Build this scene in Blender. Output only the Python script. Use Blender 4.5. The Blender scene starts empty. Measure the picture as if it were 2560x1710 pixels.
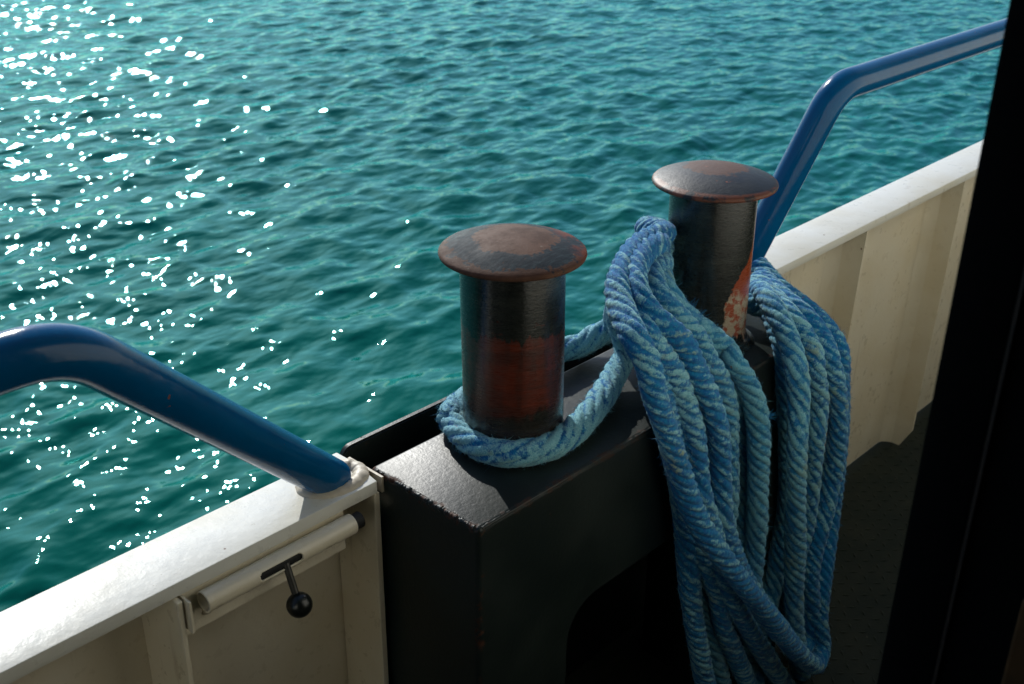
import bpy, bmesh, math, random
import numpy as np
from mathutils import Vector, Matrix

# ------------------------------------------------------------------ camera, sky, sun
SC = bpy.context.scene
COL = SC.collection
CAM_Z = 1.88                      # eye above the deck
FPX = 2858.0                      # focal length in photo pixels (2560 wide)
def _n(v):
    v = np.array(v, float); return v / np.linalg.norm(v)
UPC = -_n([-60, 5850, 2858])
XC = np.array([3020., -1365., 2858.]); XC = _n(XC - UPC * XC.dot(UPC))
YC = np.cross(UPC, XC)
RM = np.array([XC, YC, UPC])      # world = RM @ camera(x right, y down, z forward)

cam_d = bpy.data.cameras.new('camera')
cam = bpy.data.objects.new('camera', cam_d); COL.objects.link(cam)
r_, d_, f_ = RM[:, 0], RM[:, 1], RM[:, 2]
cam.matrix_world = Matrix(((r_[0], -d_[0], -f_[0], 0), (r_[1], -d_[1], -f_[1], 0),
                           (r_[2], -d_[2], -f_[2], CAM_Z), (0, 0, 0, 1)))
cam_d.sensor_width = 36.0
cam_d.lens = FPX / 2560 * 36
cam_d.clip_start = 0.02; cam_d.clip_end = 9000
cam_d.dof.use_dof = True; cam_d.dof.focus_distance = 1.95; cam_d.dof.aperture_fstop = 8.0
SC.camera = cam

SUN_AZ, SUN_EL = 65.0, 31.0       # azimuth counted from +X towards +Y
W = bpy.data.worlds.new("World"); SC.world = W; W.use_nodes = True
nt = W.node_tree; nt.nodes.clear()
sky = nt.nodes.new('ShaderNodeTexSky'); sky.sky_type = 'NISHITA'; sky.sun_disc = False
sky.sun_elevation = math.radians(SUN_EL); sky.sun_rotation = math.radians(90 - SUN_AZ)
sky.air_density = 1.0; sky.dust_density = .8; sky.ozone_density = 5.0
bg = nt.nodes.new('ShaderNodeBackground'); bg.inputs[1].default_value = 0.125
wo = nt.nodes.new('ShaderNodeOutputWorld')
nt.links.new(sky.outputs[0], bg.inputs[0]); nt.links.new(bg.outputs[0], wo.inputs[0])
sl = bpy.data.lights.new('sun', 'SUN'); sl.energy = 4.7; sl.angle = math.radians(0.5); sl.color = (1.0, .985, .93)
sun = bpy.data.objects.new('sun', sl); COL.objects.link(sun)
sd = Vector((math.cos(math.radians(SUN_AZ)) * math.cos(math.radians(SUN_EL)),
             math.sin(math.radians(SUN_AZ)) * math.cos(math.radians(SUN_EL)), math.sin(math.radians(SUN_EL))))
sun.rotation_euler = sd.to_track_quat('Z', 'Y').to_euler(); sun.location = sd * 30
vs = SC.view_settings
vs.view_transform = 'Standard'; vs.look = 'None'; vs.exposure = 0.0; vs.gamma = 1.0; vs.use_curve_mapping = False
SC.render.engine = 'CYCLES'
SC.cycles.use_denoising = True
SC.cycles.sample_clamp_indirect = 3.0
SC.cycles.max_bounces = 8
SC.cycles.caustics_reflective = False; SC.cycles.caustics_refractive = False
SC.cycles.blur_glossy = 1.0

random.seed(7); rng = np.random.default_rng(7)

# ------------------------------------------------------------------ helpers
SP = 2560 / 2347.
def at(px, py, y):                # photo source pixel on the plane y -> world point
    r = RM @ np.array([px - 1280, py - 855, FPX]); r = r * (y / r[1])
    return (r[0], r[1], r[2] + CAM_Z)
def z3(x, y, Y): return at(1050 + x * .4335, 520 + y * .4335, Y)
def atz(px, py, z):               # photo source pixel on the level z (relative to the eye)
    r = RM @ np.array([px - 1280, py - 855, FPX]); r = r * (z / r[2])
    return (r[0], r[1], r[2] + CAM_Z)
def z3z(x, y, z): return atz(1050 + x * .4335, 520 + y * .4335, z)
def z4(x, y, Y): return at(1450 + x * .3507, 350 + y * .3507, Y)
def z5(x, y, Y): return at(1500 + x * .5487, 850 + y * .5487, Y)

def tag(o, label=None, cat=None, group=None, kind=None):
    if label: o['label'] = label
    if cat: o['category'] = cat
    if group: o['group'] = group
    if kind: o['kind'] = kind
    return o
def empty(name, loc, label, cat, group=None):
    o = bpy.data.objects.new(name, None); COL.objects.link(o); o.location = loc
    o.empty_display_size = .05
    return tag(o, label, cat, group)
def link(name, me, mat, parent=None, smooth=False):
    o = bpy.data.objects.new(name, me); COL.objects.link(o)
    if mat: me.materials.append(mat)
    if smooth:
        me.polygons.foreach_set('use_smooth', [True] * len(me.polygons))
    if parent:
        o.parent = parent; o.matrix_parent_inverse = Matrix.Translation(-Vector(parent.location))
        # keep world-space mesh coordinates
    return o
def from_bm(name, bm, mat, parent=None, smooth=False):
    me = bpy.data.meshes.new(name); bm.normal_update(); bm.to_mesh(me); bm.free()
    return link(name, me, mat, parent, smooth)
def grid_mesh(name, V, nu, nv, closed_v=False):
    """V (nu*nv,3) row-major [u][v]; v closed if asked"""
    me = bpy.data.meshes.new(name)
    i = np.arange(nu - 1)[:, None]; j = np.arange(nv if closed_v else nv - 1)[None, :]
    j2 = (j + 1) % nv
    F = np.stack([i * nv + j, (i + 1) * nv + j, (i + 1) * nv + j2, i * nv + j2], -1).reshape(-1, 4)
    me.vertices.add(len(V)); me.vertices.foreach_set('co', np.asarray(V, np.float32).ravel())
    me.loops.add(F.size); me.loops.foreach_set('vertex_index', F.ravel().astype(np.int32))
    me.polygons.add(len(F)); me.polygons.foreach_set('loop_start', (np.arange(len(F)) * 4).astype(np.int32))
    try: me.polygons.foreach_set('loop_total', np.full(len(F), 4, np.int32))
    except Exception: pass
    me.update(calc_edges=True); return me
def box(bm, x0, x1, y0, y1, z0, z1):
    vs_ = [bm.verts.new(p) for p in ((x0,y0,z0),(x1,y0,z0),(x1,y1,z0),(x0,y1,z0),(x0,y0,z1),(x1,y0,z1),(x1,y1,z1),(x0,y1,z1))]
    return [bm.faces.new([vs_[k] for k in q]) for q in ((3,2,1,0),(4,5,6,7),(0,1,5,4),(1,2,6,5),(2,3,7,6),(3,0,4,7))]
def boxobj(name, dims, mat, parent=None, bev=0.0, seg=3):
    bm = bmesh.new(); box(bm, *dims)
    if bev:
        bmesh.ops.bevel(bm, geom=bm.edges[:], offset=bev, segments=seg, profile=.6, affect='EDGES')
    return from_bm(name, bm, mat, parent, smooth=False)
def smooth_obj(o, ang=35):
    me = o.data
    me.polygons.foreach_set('use_smooth', [True] * len(me.polygons))
    try: me.set_sharp_from_angle(angle=math.radians(ang))
    except Exception: pass
    return o
def catmull(P, ds, closed=False):
    P = [np.array(p, float) for p in P]; n = len(P); out = []
    segs = n if closed else n - 1
    for i in range(segs):
        if closed: a, b, c, d = P[(i - 1) % n], P[i], P[(i + 1) % n], P[(i + 2) % n]
        else: a, b, c, d = P[max(i - 1, 0)], P[i], P[i + 1], P[min(i + 2, n - 1)]
        # centripetal
        t0 = 0; t1 = t0 + max(np.linalg.norm(b - a), 1e-4) ** .5; t2 = t1 + max(np.linalg.norm(c - b), 1e-4) ** .5; t3 = t2 + max(np.linalg.norm(d - c), 1e-4) ** .5
        m = 24
        for t in np.linspace(t1, t2, m, endpoint=False):
            A1 = (t1 - t) / (t1 - t0) * a + (t - t0) / (t1 - t0) * b
            A2 = (t2 - t) / (t2 - t1) * b + (t - t1) / (t2 - t1) * c
            A3 = (t3 - t) / (t3 - t2) * c + (t - t2) / (t3 - t2) * d
            B1 = (t2 - t) / (t2 - t0) * A1 + (t - t0) / (t2 - t0) * A2
            B2 = (t3 - t) / (t3 - t1) * A2 + (t - t1) / (t3 - t1) * A3
            out.append((t2 - t) / (t2 - t1) * B1 + (t - t1) / (t2 - t1) * B2)
    out.append(P[0] if closed else P[-1])
    Q = np.array(out); L = np.r_[0, np.cumsum(np.linalg.norm(np.diff(Q, axis=0), axis=1))]
    k = max(4, int(L[-1] / ds)); s = np.linspace(0, L[-1], k)
    R = np.stack([np.interp(s, L, Q[:, a]) for a in range(3)], 1)
    # light smoothing
    for _ in range(3):
        R[1:-1] = R[1:-1] * .5 + (R[:-2] + R[2:]) * .25
    return R, s
def frames(R):
    T = np.gradient(R, axis=0); T /= np.linalg.norm(T, axis=1)[:, None]
    N = np.zeros_like(T); a = np.array([0, 0, 1.]) if abs(T[0][2]) < .9 else np.array([1., 0, 0])
    v = np.cross(T[0], a); N[0] = v / np.linalg.norm(v)
    for i in range(1, len(T)):
        v = N[i - 1] - T[i] * N[i - 1].dot(T[i]); N[i] = v / np.linalg.norm(v)
    return T, N, np.cross(T, N)
def tube(name, P, r, mat, parent=None, ds=.01, seg=40, closed=False, rfun=None, caps=True, raw=False):
    R, s = (np.array(P, float), None) if raw else catmull(P, ds, closed)
    T, N, B = frames(R)
    th = np.linspace(0, 2 * np.pi, seg, endpoint=False)
    rr = np.full((len(R), seg), r) if rfun is None else rfun(R, th)
    V = R[:, None, :] + rr[..., None] * (np.cos(th)[None, :, None] * N[:, None, :] + np.sin(th)[None, :, None] * B[:, None, :])
    me = grid_mesh(name, V.reshape(-1, 3), len(R), seg, True)
    if caps:
        bm = bmesh.new(); bm.from_mesh(me); bm.verts.ensure_lookup_table()
        bm.faces.new([bm.verts[i] for i in range(seg)]); k = (len(R) - 1) * seg
        bm.faces.new([bm.verts[k + i] for i in reversed(range(seg))])
        bmesh.ops.recalc_face_normals(bm, faces=bm.faces[:])
        bm.to_mesh(me); bm.free()
    o = link(name, me, mat, parent, smooth=True)
    if caps:
        try: me.set_sharp_from_angle(angle=math.radians(50))
        except Exception: pass
    return o
def lathe(name, prof, cx, cy, cz, mat, parent=None, seg=128, jit=0):
    pr = np.array(prof, float); th = np.linspace(0, 2 * np.pi, seg, endpoint=False)
    rad = pr[:, 0][:, None] * np.ones(seg)[None]
    V = np.stack([cx + rad * np.cos(th), cy + rad * np.sin(th), cz + pr[:, 1][:, None] * np.ones(seg)], -1)
    me = grid_mesh(name, V.reshape(-1, 3), len(pr), seg, True)
    bm = bmesh.new(); bm.from_mesh(me); bmesh.ops.remove_doubles(bm, verts=bm.verts[:], dist=1e-5)
    bmesh.ops.recalc_face_normals(bm, faces=bm.faces[:]); bm.to_mesh(me); bm.free()
    o = link(name, me, mat, parent, smooth=True)
    try: me.set_sharp_from_angle(angle=math.radians(60))
    except Exception: pass
    return o

# ------------------------------------------------------------------ materials
class M:
    def __init__(s, name):
        s.m = bpy.data.materials.new(name); s.m.use_nodes = True; s.t = s.m.node_tree
        s.t.nodes.clear(); s.out = s.t.nodes.new('ShaderNodeOutputMaterial')
        s.b = s.t.nodes.new('ShaderNodeBsdfPrincipled'); s.l(s.b.outputs[0], s.out.inputs[0])
        s.g = s.t.nodes.new('ShaderNodeNewGeometry')
        s.pos = s.g.outputs['Position']
    def l(s, a, b): s.t.links.new(a, b)
    def set(s, **k):
        for q, v in k.items():
            i = s.b.inputs[q.replace('_', ' ')]
            if hasattr(v, 'is_output') or isinstance(v, bpy.types.NodeSocket): s.l(v, i)
            else: i.default_value = v if not isinstance(v, tuple) else (*v, 1)
        return s
    def noise(s, scale, detail=4, rough=.5, vec=None, scl=None, dist=0.0):
        n = s.t.nodes.new('ShaderNodeTexNoise'); n.inputs['Scale'].default_value = scale
        n.inputs['Detail'].default_value = detail; n.inputs['Roughness'].default_value = rough
        n.inputs['Distortion'].default_value = dist
        v = vec or s.pos
        if scl: v = s.vscale(v, scl)
        s.l(v, n.inputs['Vector']); return n.outputs[0]
    def vscale(s, v, k):
        n = s.t.nodes.new('ShaderNodeVectorMath'); n.operation = 'MULTIPLY'; s.l(v, n.inputs[0]); n.inputs[1].default_value = k
        return n.outputs[0]
    def vsub(s, v, k):
        n = s.t.nodes.new('ShaderNodeVectorMath'); n.operation = 'SUBTRACT'; s.l(v, n.inputs[0]); n.inputs[1].default_value = k
        return n.outputs[0]
    def xyz(s, v):
        n = s.t.nodes.new('ShaderNodeSeparateXYZ'); s.l(v, n.inputs[0]); return n.outputs
    def ma(s, op, a, b=None, c=None):
        n = s.t.nodes.new('ShaderNodeMath'); n.operation = op
        for i, v in enumerate((a, b, c)):
            if v is None: continue
            if isinstance(v, (int, float)): n.inputs[i].default_value = v
            else: s.l(v, n.inputs[i])
        return n.outputs[0]
    def ramp(s, v, lo, hi, a=0., b=1.):
        n = s.t.nodes.new('ShaderNodeMapRange'); n.interpolation_type = 'SMOOTHSTEP'
        s.l(v, n.inputs[0]); n.inputs[1].default_value = lo; n.inputs[2].default_value = hi
        n.inputs[3].default_value = a; n.inputs[4].default_value = b; return n.outputs[0]
    def mix(s, f, a, b):
        n = s.t.nodes.new('ShaderNodeMix'); n.data_type = 'RGBA'
        if isinstance(f, (int, float)): n.inputs[0].default_value = f
        else: s.l(f, n.inputs[0])
        for i, v in ((6, a), (7, b)):
            if isinstance(v, tuple): n.inputs[i].default_value = (*v, 1)
            else: s.l(v, n.inputs[i])
        return n.outputs[2]
    def bump(s, h, dist, strength=1.0, nrm=None):
        n = s.t.nodes.new('ShaderNodeBump'); n.inputs['Strength'].default_value = strength; n.inputs['Distance'].default_value = dist
        s.l(h, n.inputs['Height'])
        if nrm: s.l(nrm, n.inputs['Normal'])
        return n.outputs[0]
    def voro(s, scale, vec=None, rand=1.0):
        n = s.t.nodes.new('ShaderNodeTexVoronoi'); n.inputs['Scale'].default_value = scale; n.inputs['Randomness'].default_value = rand
        s.l(vec or s.pos, n.inputs['Vector']); return n.outputs['Distance']
    def length(s, v):
        n = s.t.nodes.new('ShaderNodeVectorMath'); n.operation = 'LENGTH'; s.l(v, n.inputs[0]); return n.outputs['Value']

def white_paint(name, base, chips=.5, rough=.29):
    m = M(name)
    n1 = m.noise(7, 5); n2 = m.noise(260, 2); n3 = m.noise(38, 6, .65)
    speck = m.ramp(m.voro(19), .06, .035)                      # small rust specks
    gate = m.ramp(m.noise(23, 2), .56, .6)
    speck = m.ma('MULTIPLY', speck, gate)
    c = m.mix(m.ramp(n1, .35, .7), base, tuple(v * k for v, k in zip(base, (.93, .90, .84))))
    grime = m.ramp(m.noise(90, 8, .7), .60, .70, 0, chips)
    grime = m.ma('MULTIPLY', grime, m.ramp(n3, .52, .62))
    c = m.mix(grime, c, (.30, .27, .21))
    c = m.mix(speck, c, (.16, .075, .03))
    h = m.ma('ADD', m.ma('ADD', m.ma('MULTIPLY', n2, .25), m.noise(60, 3)), m.ma('MULTIPLY', m.noise(4.5, 2), 7.0))
    drip = m.ma('MULTIPLY', m.ramp(m.noise(34, 4, .6, scl=(1, 1, .05)), .60, .72, 0, .45), m.ramp(m.noise(3.3, 3), .5, .6))
    c = m.mix(drip, c, (.30, .21, .12))
    m.set(Base_Color=c, Roughness=m.ramp(n3, .2, .8, rough - .06, rough + .12), Normal=m.bump(h, .0016, .5))
    return m.m
WHITE = white_paint('white_paint', (.71, .71, .66), .75)
WHITE_R = white_paint('white_paint_clean', (.72, .72, .67), .15)
CREAM = white_paint('cream_paint', (.74, .68, .54), .28)
ROOFP = white_paint('roof_paint', (.30, .32, .30), .1, .6)  # dark tone cuts the fill light coming off the unseen overhang
WALLP = white_paint('cabin_paint', (.80, .76, .66), .1, .5)

def black_paint(name, chipfun=None):
    m = M(name)
    n1 = m.noise(5, 5); fine = m.noise(420, 3, .6); mid = m.noise(120, 3)
    base = m.mix(m.ramp(n1, .35, .7), (.0085, .0135, .0125), (.015, .0215, .019))
    chips = m.ma('MULTIPLY', m.ramp(m.noise(34, 7, .72), .655, .675), 1.0)
    if chipfun: chips = chipfun(m, chips)
    c = m.mix(chips, base, m.mix(m.noise(160, 3), (.075, .027, .012), (.035, .017, .011)))
    h = m.ma('ADD', m.ma('MULTIPLY', fine, .3), m.ma('MULTIPLY', mid, .8))
    h = m.ma('SUBTRACT', h, m.ma('MULTIPLY', chips, .6))
    m.set(Base_Color=c, Roughness=m.ma('ADD', m.ramp(n1, .3, .7, .36, .50), m.ma('MULTIPLY', chips, .3)), Normal=m.bump(h, .0010, .45))
    m.b.inputs['Specular IOR Level'].default_value = .28
    return m.m
TOPZ = CAM_Z - 1.0
def edge_chips(m, chips):
    x, y, z = m.xyz(m.pos)
    def near(v, c, w): return m.ramp(m.ma('ABSOLUTE', m.ma('SUBTRACT', v, c)), w, w * .3)
    wob = m.ma('MULTIPLY', m.ma('SUBTRACT', m.noise(60, 4), .5), .02)
    xl = near(m.ma('ADD', x, wob), .993, .011); yl = near(m.ma('ADD', y, wob), 1.003, .010); zt = near(m.ma('ADD', z, wob), TOPZ - .003, .012)
    e = m.ma('MAXIMUM', m.ma('MULTIPLY', m.ma('MULTIPLY', xl, yl), m.ramp(m.noise(14, 3), .46, .54)), m.ma('MULTIPLY', zt, xl))
    e = m.ma('MAXIMUM', e, m.ma('MULTIPLY', m.ma('MULTIPLY', zt, yl), .55))
    brk = m.ramp(m.noise(45, 6, .7), .50, .58)
    e = m.ma('MULTIPLY', e, brk)
    g = m.ramp(m.noise(16, 6, .7), .71, .73)
    return m.ma('MAXIMUM', e, g)
BLACK_BASE = black_paint('black_deck_paint', edge_chips)
BLACK = black_paint('black_paint')

def post_mat(name, cx, cy, zb, rust_lo, rust_hi, patch):
    """worn bollard post: black paint, rubbed through to red primer where ropes run"""
    m = M(name); loc = m.vsub(m.pos, (cx, cy, zb)); x, y, z = m.xyz(loc)
    ang = m.ma('ARCTAN2', y, x)
    horiz = m.noise(9, 6, .65, vec=m.vscale(loc, (1, 1, 9)))
    horiz2 = m.noise(60, 4, .6, vec=m.vscale(loc, (1, 1, 14)))
    n = m.noise(26, 6, .7, vec=loc)
    zz = m.ma('ADD', z, m.ma('MULTIPLY', m.ma('SUBTRACT', n, .5), .035))
    vs2 = m.noise(30, 5, .65, vec=m.vscale(loc, (1, 1, .12)))
    zz = m.ma('ADD', zz, m.ma('MULTIPLY', m.ma('SUBTRACT', vs2, .5), .09))
    black = m.mix(m.ramp(horiz, .4, .7), (.010, .012, .011), (.020, .023, .019))
    red = m.mix(m.ramp(horiz, .35, .65), (.135, .022, .009), (.060, .014, .008))
    red = m.mix(m.ramp(vs2, .42, .60, 0, .8), red, (.035, .013, .009))
    red = m.mix(m.ramp(horiz2, .55, .75), red, (.045, .030, .022))
    if patch == 'band':
        wear = m.ma('MULTIPLY', m.ramp(zz, rust_lo - .02, rust_lo + .02), m.ramp(zz, rust_hi + .0025, rust_hi - .0025))
        fl = m.ma('MULTIPLY', m.ramp(m.noise(55, 5, .7, vec=m.vscale(loc, (1, 1, 3))), .62, .66), m.ramp(z, .16, .22))
        wear = m.ma('MAXIMUM', wear, m.ma('MULTIPLY', fl, m.ramp(z, .27, .25)))
        low = m.ramp(z, rust_lo, rust_lo - .04)
        black = m.mix(m.ma('MULTIPLY', low, .6), black, (.030, .018, .012))
        c = m.mix(wear, black, red)
    else:
        # orange worn streak with pale grey primer below it, on the side facing the view's right
        aL = m.ramp(z, .10, .25, -2.10, -1.20)
        an = m.ma('ADD', ang, m.ma('MULTIPLY', m.ma('SUBTRACT', n, .5), .45))
        band = m.ma('MULTIPLY', m.ma('MULTIPLY', m.ramp(m.ma('SUBTRACT', an, aL), 0, .04), m.ramp(ang, -.6, -.7)), m.ramp(zz, .022, .030))
        col = m.mix(m.ramp(zz, .135, .105), m.mix(n, (.26, .045, .006), (.20, .032, .008)), m.mix(m.ramp(m.noise(60, 6, .7, vec=loc), .45, .52), (.24, .055, .022), (.30, .25, .18)))
        c = m.mix(band, black, col)
        sm = m.ramp(horiz2, .66, .72, 0, .5)
        c = m.mix(m.ma('MULTIPLY', sm, m.ramp(z, .26, .2)), c, (.06, .02, .012))
        wear = band
    rg = m.ma('ADD', m.ramp(horiz2, .3, .7, .17, .30), m.ma('MULTIPLY', wear, .06))
    m.set(Base_Color=c, Roughness=rg, Normal=m.bump(m.ma('ADD', horiz2, m.noise(200, 2)), .0005, .5))
    m.b.inputs['Specular IOR Level'].default_value = .75
    return m.m
def head_mat(name, cx, cy, style):
    m = M(name); loc = m.vsub(m.pos, (cx, cy, 0)); x, y, z = m.xyz(loc)
    r = m.ma('SQRT', m.ma('ADD', m.ma('MULTIPLY', x, x), m.ma('MULTIPLY', y, y)))
    n = m.noise(20, 8, .72, vec=loc); n2 = m.noise(110, 5, .7, vec=loc); streak = m.noise(30, 6, .7, vec=m.vscale(loc, (1, 5, 1)))
    brown = m.mix(m.ramp(n, .4, .65), (.095, .045, .027), (.060, .028, .018))
    brown = m.mix(m.ramp(n2, .62, .72), brown, (.16, .12, .09))
    dark = m.mix(m.ramp(streak, .45, .7), (.006, .014, .022), (.026, .044, .054))
    red = (.16, .035, .018)
    if style == 'worn':
        rn = m.ma('ADD', r, m.ma('ADD', m.ma('MULTIPLY', m.ma('SUBTRACT', n, .5), .075), m.ma('MULTIPLY', m.ma('SUBTRACT', n2, .5), .03)))
        ring = m.ma('MULTIPLY', m.ramp(rn, .064, .070), m.ramp(rn, .112, .108))
        keep = m.ramp(m.ma('ADD', m.ma('MULTIPLY', streak, .6), m.ma('MULTIPLY', n2, .5)), .36, .46)
        side = m.ramp(m.ma('SUBTRACT', x, m.ma('MULTIPLY', y, .4)), .06, .10)
        c = m.mix(m.ma('MULTIPLY', ring, keep), brown, dark)
        c = m.mix(m.ma('MULTIPLY', side, m.ma('MULTIPLY', m.ramp(n, .45, .55), .7)), c, red)
        ro = m.ramp(n, .3, .7, .64, .78)
    else:
        dx = m.ma('SUBTRACT', x, .012); dy = m.ma('SUBTRACT', y, .012)
        rp = m.ma('SQRT', m.ma('ADD', m.ma('MULTIPLY', dx, dx), m.ma('MULTIPLY', dy, dy)))
        rn = m.ma('ADD', rp, m.ma('ADD', m.ma('MULTIPLY', m.ma('SUBTRACT', n, .5), .10), m.ma('MULTIPLY', m.ma('SUBTRACT', n2, .5), .015)))
        patch = m.ramp(rn, .060, .056)
        fl = m.ramp(m.noise(45, 4, .6, vec=loc), .68, .70)
        rim = m.ma('MULTIPLY', m.ramp(r, .108, .114), m.ramp(m.noise(35, 6, .7, vec=loc), .40, .5))
        dk = m.mix(m.ramp(n, .4, .7), (.006, .009, .013), (.013, .018, .023))
        c = m.mix(patch, dk, m.mix(n2, (.085, .032, .016), (.055, .022, .014)))
        c = m.mix(m.ma('MAXIMUM', fl, m.ma('MULTIPLY', rim, .85)), c, (.15, .045, .02))
        ro = m.ma('ADD', m.ramp(n, .3, .7, .46, .58), m.ma('MULTIPLY', patch, .15))
    m.set(Base_Color=c, Roughness=ro, Normal=m.bump(m.ma('ADD', n2, n), .0012, .5))
    m.b.inputs['Specular IOR Level'].default_value = .16 if style == 'worn' else .4
    return m.m

def blue_paint():
    m = M('blue_gloss_paint'); n = m.noise(60, 5, .7); w = m.noise(9, 3, .5)
    x, y, z = m.xyz(m.pos)
    chip = m.ramp(m.noise(48, 4, .6), .715, .735)
    c = m.mix(m.ramp(w, .3, .7), (.0001, .074, .195), (.0003, .090, .23))
    c = m.mix(m.ma('MULTIPLY', m.ramp(n, .62, .8), .25), c, (.04, .14, .32))
    c = m.mix(chip, c, (.22, .09, .05))
    m.set(Base_Color=c, Roughness=m.ramp(n, .35, .75, .13, .24), Normal=m.bump(m.ma('ADD', m.noise(70, 3), m.ma('MULTIPLY', m.noise(300, 2), .15)), .0006, .5))
    m.b.inputs['Specular IOR Level'].default_value = .28
    return m.m
BLUE = blue_paint()
def simple(name, col, rough, metal=0., bump=.0006, sc=90):
    m = M(name); n = m.noise(sc, 4)
    c = m.mix(m.ramp(n, .35, .7), col, tuple(v * .7 for v in col))
    m.set(Base_Color=c, Roughness=rough, Metallic=metal, Normal=m.bump(n, bump, .5)); return m.m
STEEL = simple('lever_steel', (.07, .068, .06), .4, .6)
KNOB = simple('black_bakelite', (.010, .012, .011), .28)
RUBBER = simple('black_rubber', (.006, .007, .007), .7)
DOORBLK = simple('black_door_paint', (.002, .002, .002), .8); DOORBLK.node_tree.nodes['Principled BSDF'].inputs['Specular IOR Level'].default_value = .08
DOORTRIM = simple('brown_door_seal', (.02, .012, .008), .6)
WOOD = simple('varnished_wood', (.09, .04, .012), .45, sc=30)
WELDC = white_paint('weld_paint', (.50, .45, .36), .9, .5)

def rope_mat():
    m = M('blue_rope_fibre')
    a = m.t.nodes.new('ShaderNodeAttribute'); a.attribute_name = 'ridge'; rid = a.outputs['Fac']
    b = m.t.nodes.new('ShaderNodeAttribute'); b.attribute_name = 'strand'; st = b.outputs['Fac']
    w = m.t.nodes.new('ShaderNodeAttribute'); w.attribute_name = 'fade_sunlit'; fade_sunlit = w.outputs['Fac']  # tone shift per turn; also holds the eye loop's painted sunlit paleness
    fine = m.noise(520, 3, .7); med = m.noise(150, 4, .7); big = m.noise(13, 4, .6); huge = m.noise(5, 2)
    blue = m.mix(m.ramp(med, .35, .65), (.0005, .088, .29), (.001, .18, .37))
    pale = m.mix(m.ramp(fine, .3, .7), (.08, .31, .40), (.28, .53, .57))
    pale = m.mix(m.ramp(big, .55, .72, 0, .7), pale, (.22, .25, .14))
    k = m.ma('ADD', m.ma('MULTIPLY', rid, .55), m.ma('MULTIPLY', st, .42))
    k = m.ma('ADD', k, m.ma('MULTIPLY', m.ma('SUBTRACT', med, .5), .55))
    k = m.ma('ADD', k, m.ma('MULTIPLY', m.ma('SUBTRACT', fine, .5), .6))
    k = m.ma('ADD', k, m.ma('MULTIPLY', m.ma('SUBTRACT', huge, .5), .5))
    k = m.ma('ADD', k, m.ma('MULTIPLY', fade_sunlit, .6))
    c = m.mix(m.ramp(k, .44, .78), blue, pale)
    teal = m.mix(m.ramp(big, .4, .6), (.02, .17, .30), (.04, .24, .34))
    c = m.mix(m.ma('MULTIPLY', m.ramp(fade_sunlit, .05, .25, 0, .5), m.ramp(fade_sunlit, .32, .28)), c, teal)
    c = m.mix(m.ramp(m.noise(60, 3), .72, .76, 0, .6), c, (.22, .12, .04))
    h = m.ma('ADD', fine, m.ma('MULTIPLY', med, .6))
    m.set(Base_Color=c, Roughness=.85, Normal=m.bump(h, .0014, .7))
    m.b.inputs['Sheen Weight'].default_value = .15
    m.b.inputs['Specular IOR Level'].default_value = .25
    return m.m
ROPE = rope_mat()

def water_mat():
    m = M('sea_water')
    n1 = m.noise(5.5, 0, .5, scl=(.75, 1.25, 1)); n2 = m.noise(15, 0, .5, scl=(.8, 1.2, 1)); n3 = m.noise(44, 2, .5)
    h = m.ma('ADD', m.ma('MULTIPLY', n1, .028), m.ma('ADD', m.ma('MULTIPLY', n2, .0048), m.ma('MULTIPLY', n3, .0)))
    big = m.noise(.35, 3)
    c = m.mix(m.ramp(big, .35, .65), (.0001, .084, .060), (.0002, .102, .074))
    nrm = m.bump(h, 1.0, 1.0)
    t = m.t; t.nodes.remove(m.b)
    df = t.nodes.new('ShaderNodeBsdfDiffuse'); gl = t.nodes.new('ShaderNodeBsdfAnisotropic'); gl.distribution = 'BECKMANN'
    gl.inputs['Roughness'].default_value = .056
    gl.inputs['Color'].default_value = (.44, .93, .91, 1)
    fr = t.nodes.new('ShaderNodeFresnel'); fr.inputs['IOR'].default_value = 1.36
    mx = t.nodes.new('ShaderNodeMixShader')
    m.l(c, df.inputs['Color']); m.l(nrm, gl.inputs['Normal']); m.l(nrm, fr.inputs['Normal']); m.l(nrm, df.inputs['Normal'])
    m.l(fr.outputs[0], mx.inputs[0]); m.l(df.outputs[0], mx.inputs[1]); m.l(gl.outputs[0], mx.inputs[2]); m.l(mx.outputs[0], m.out.inputs[0])
    return m.m
WATER = water_mat()

def deck_mat():
    m = M('deck_paint'); n = m.noise(9, 6, .7); f = m.noise(150, 4, .7)
    c = m.mix(m.ramp(n, .35, .7), (.012, .018, .014), (.020, .025, .018))
    c = m.mix(m.ramp(m.noise(40, 6, .75), .66, .7), c, (.12, .10, .07))
    m.set(Base_Color=c, Roughness=.75, Normal=m.bump(f, .002, .5)); m.b.inputs['Specular IOR Level'].default_value = .2; return m.m
DECK = deck_mat()
HULLM = white_paint('hull_paint', (.6, .6, .58), .2)

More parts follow.
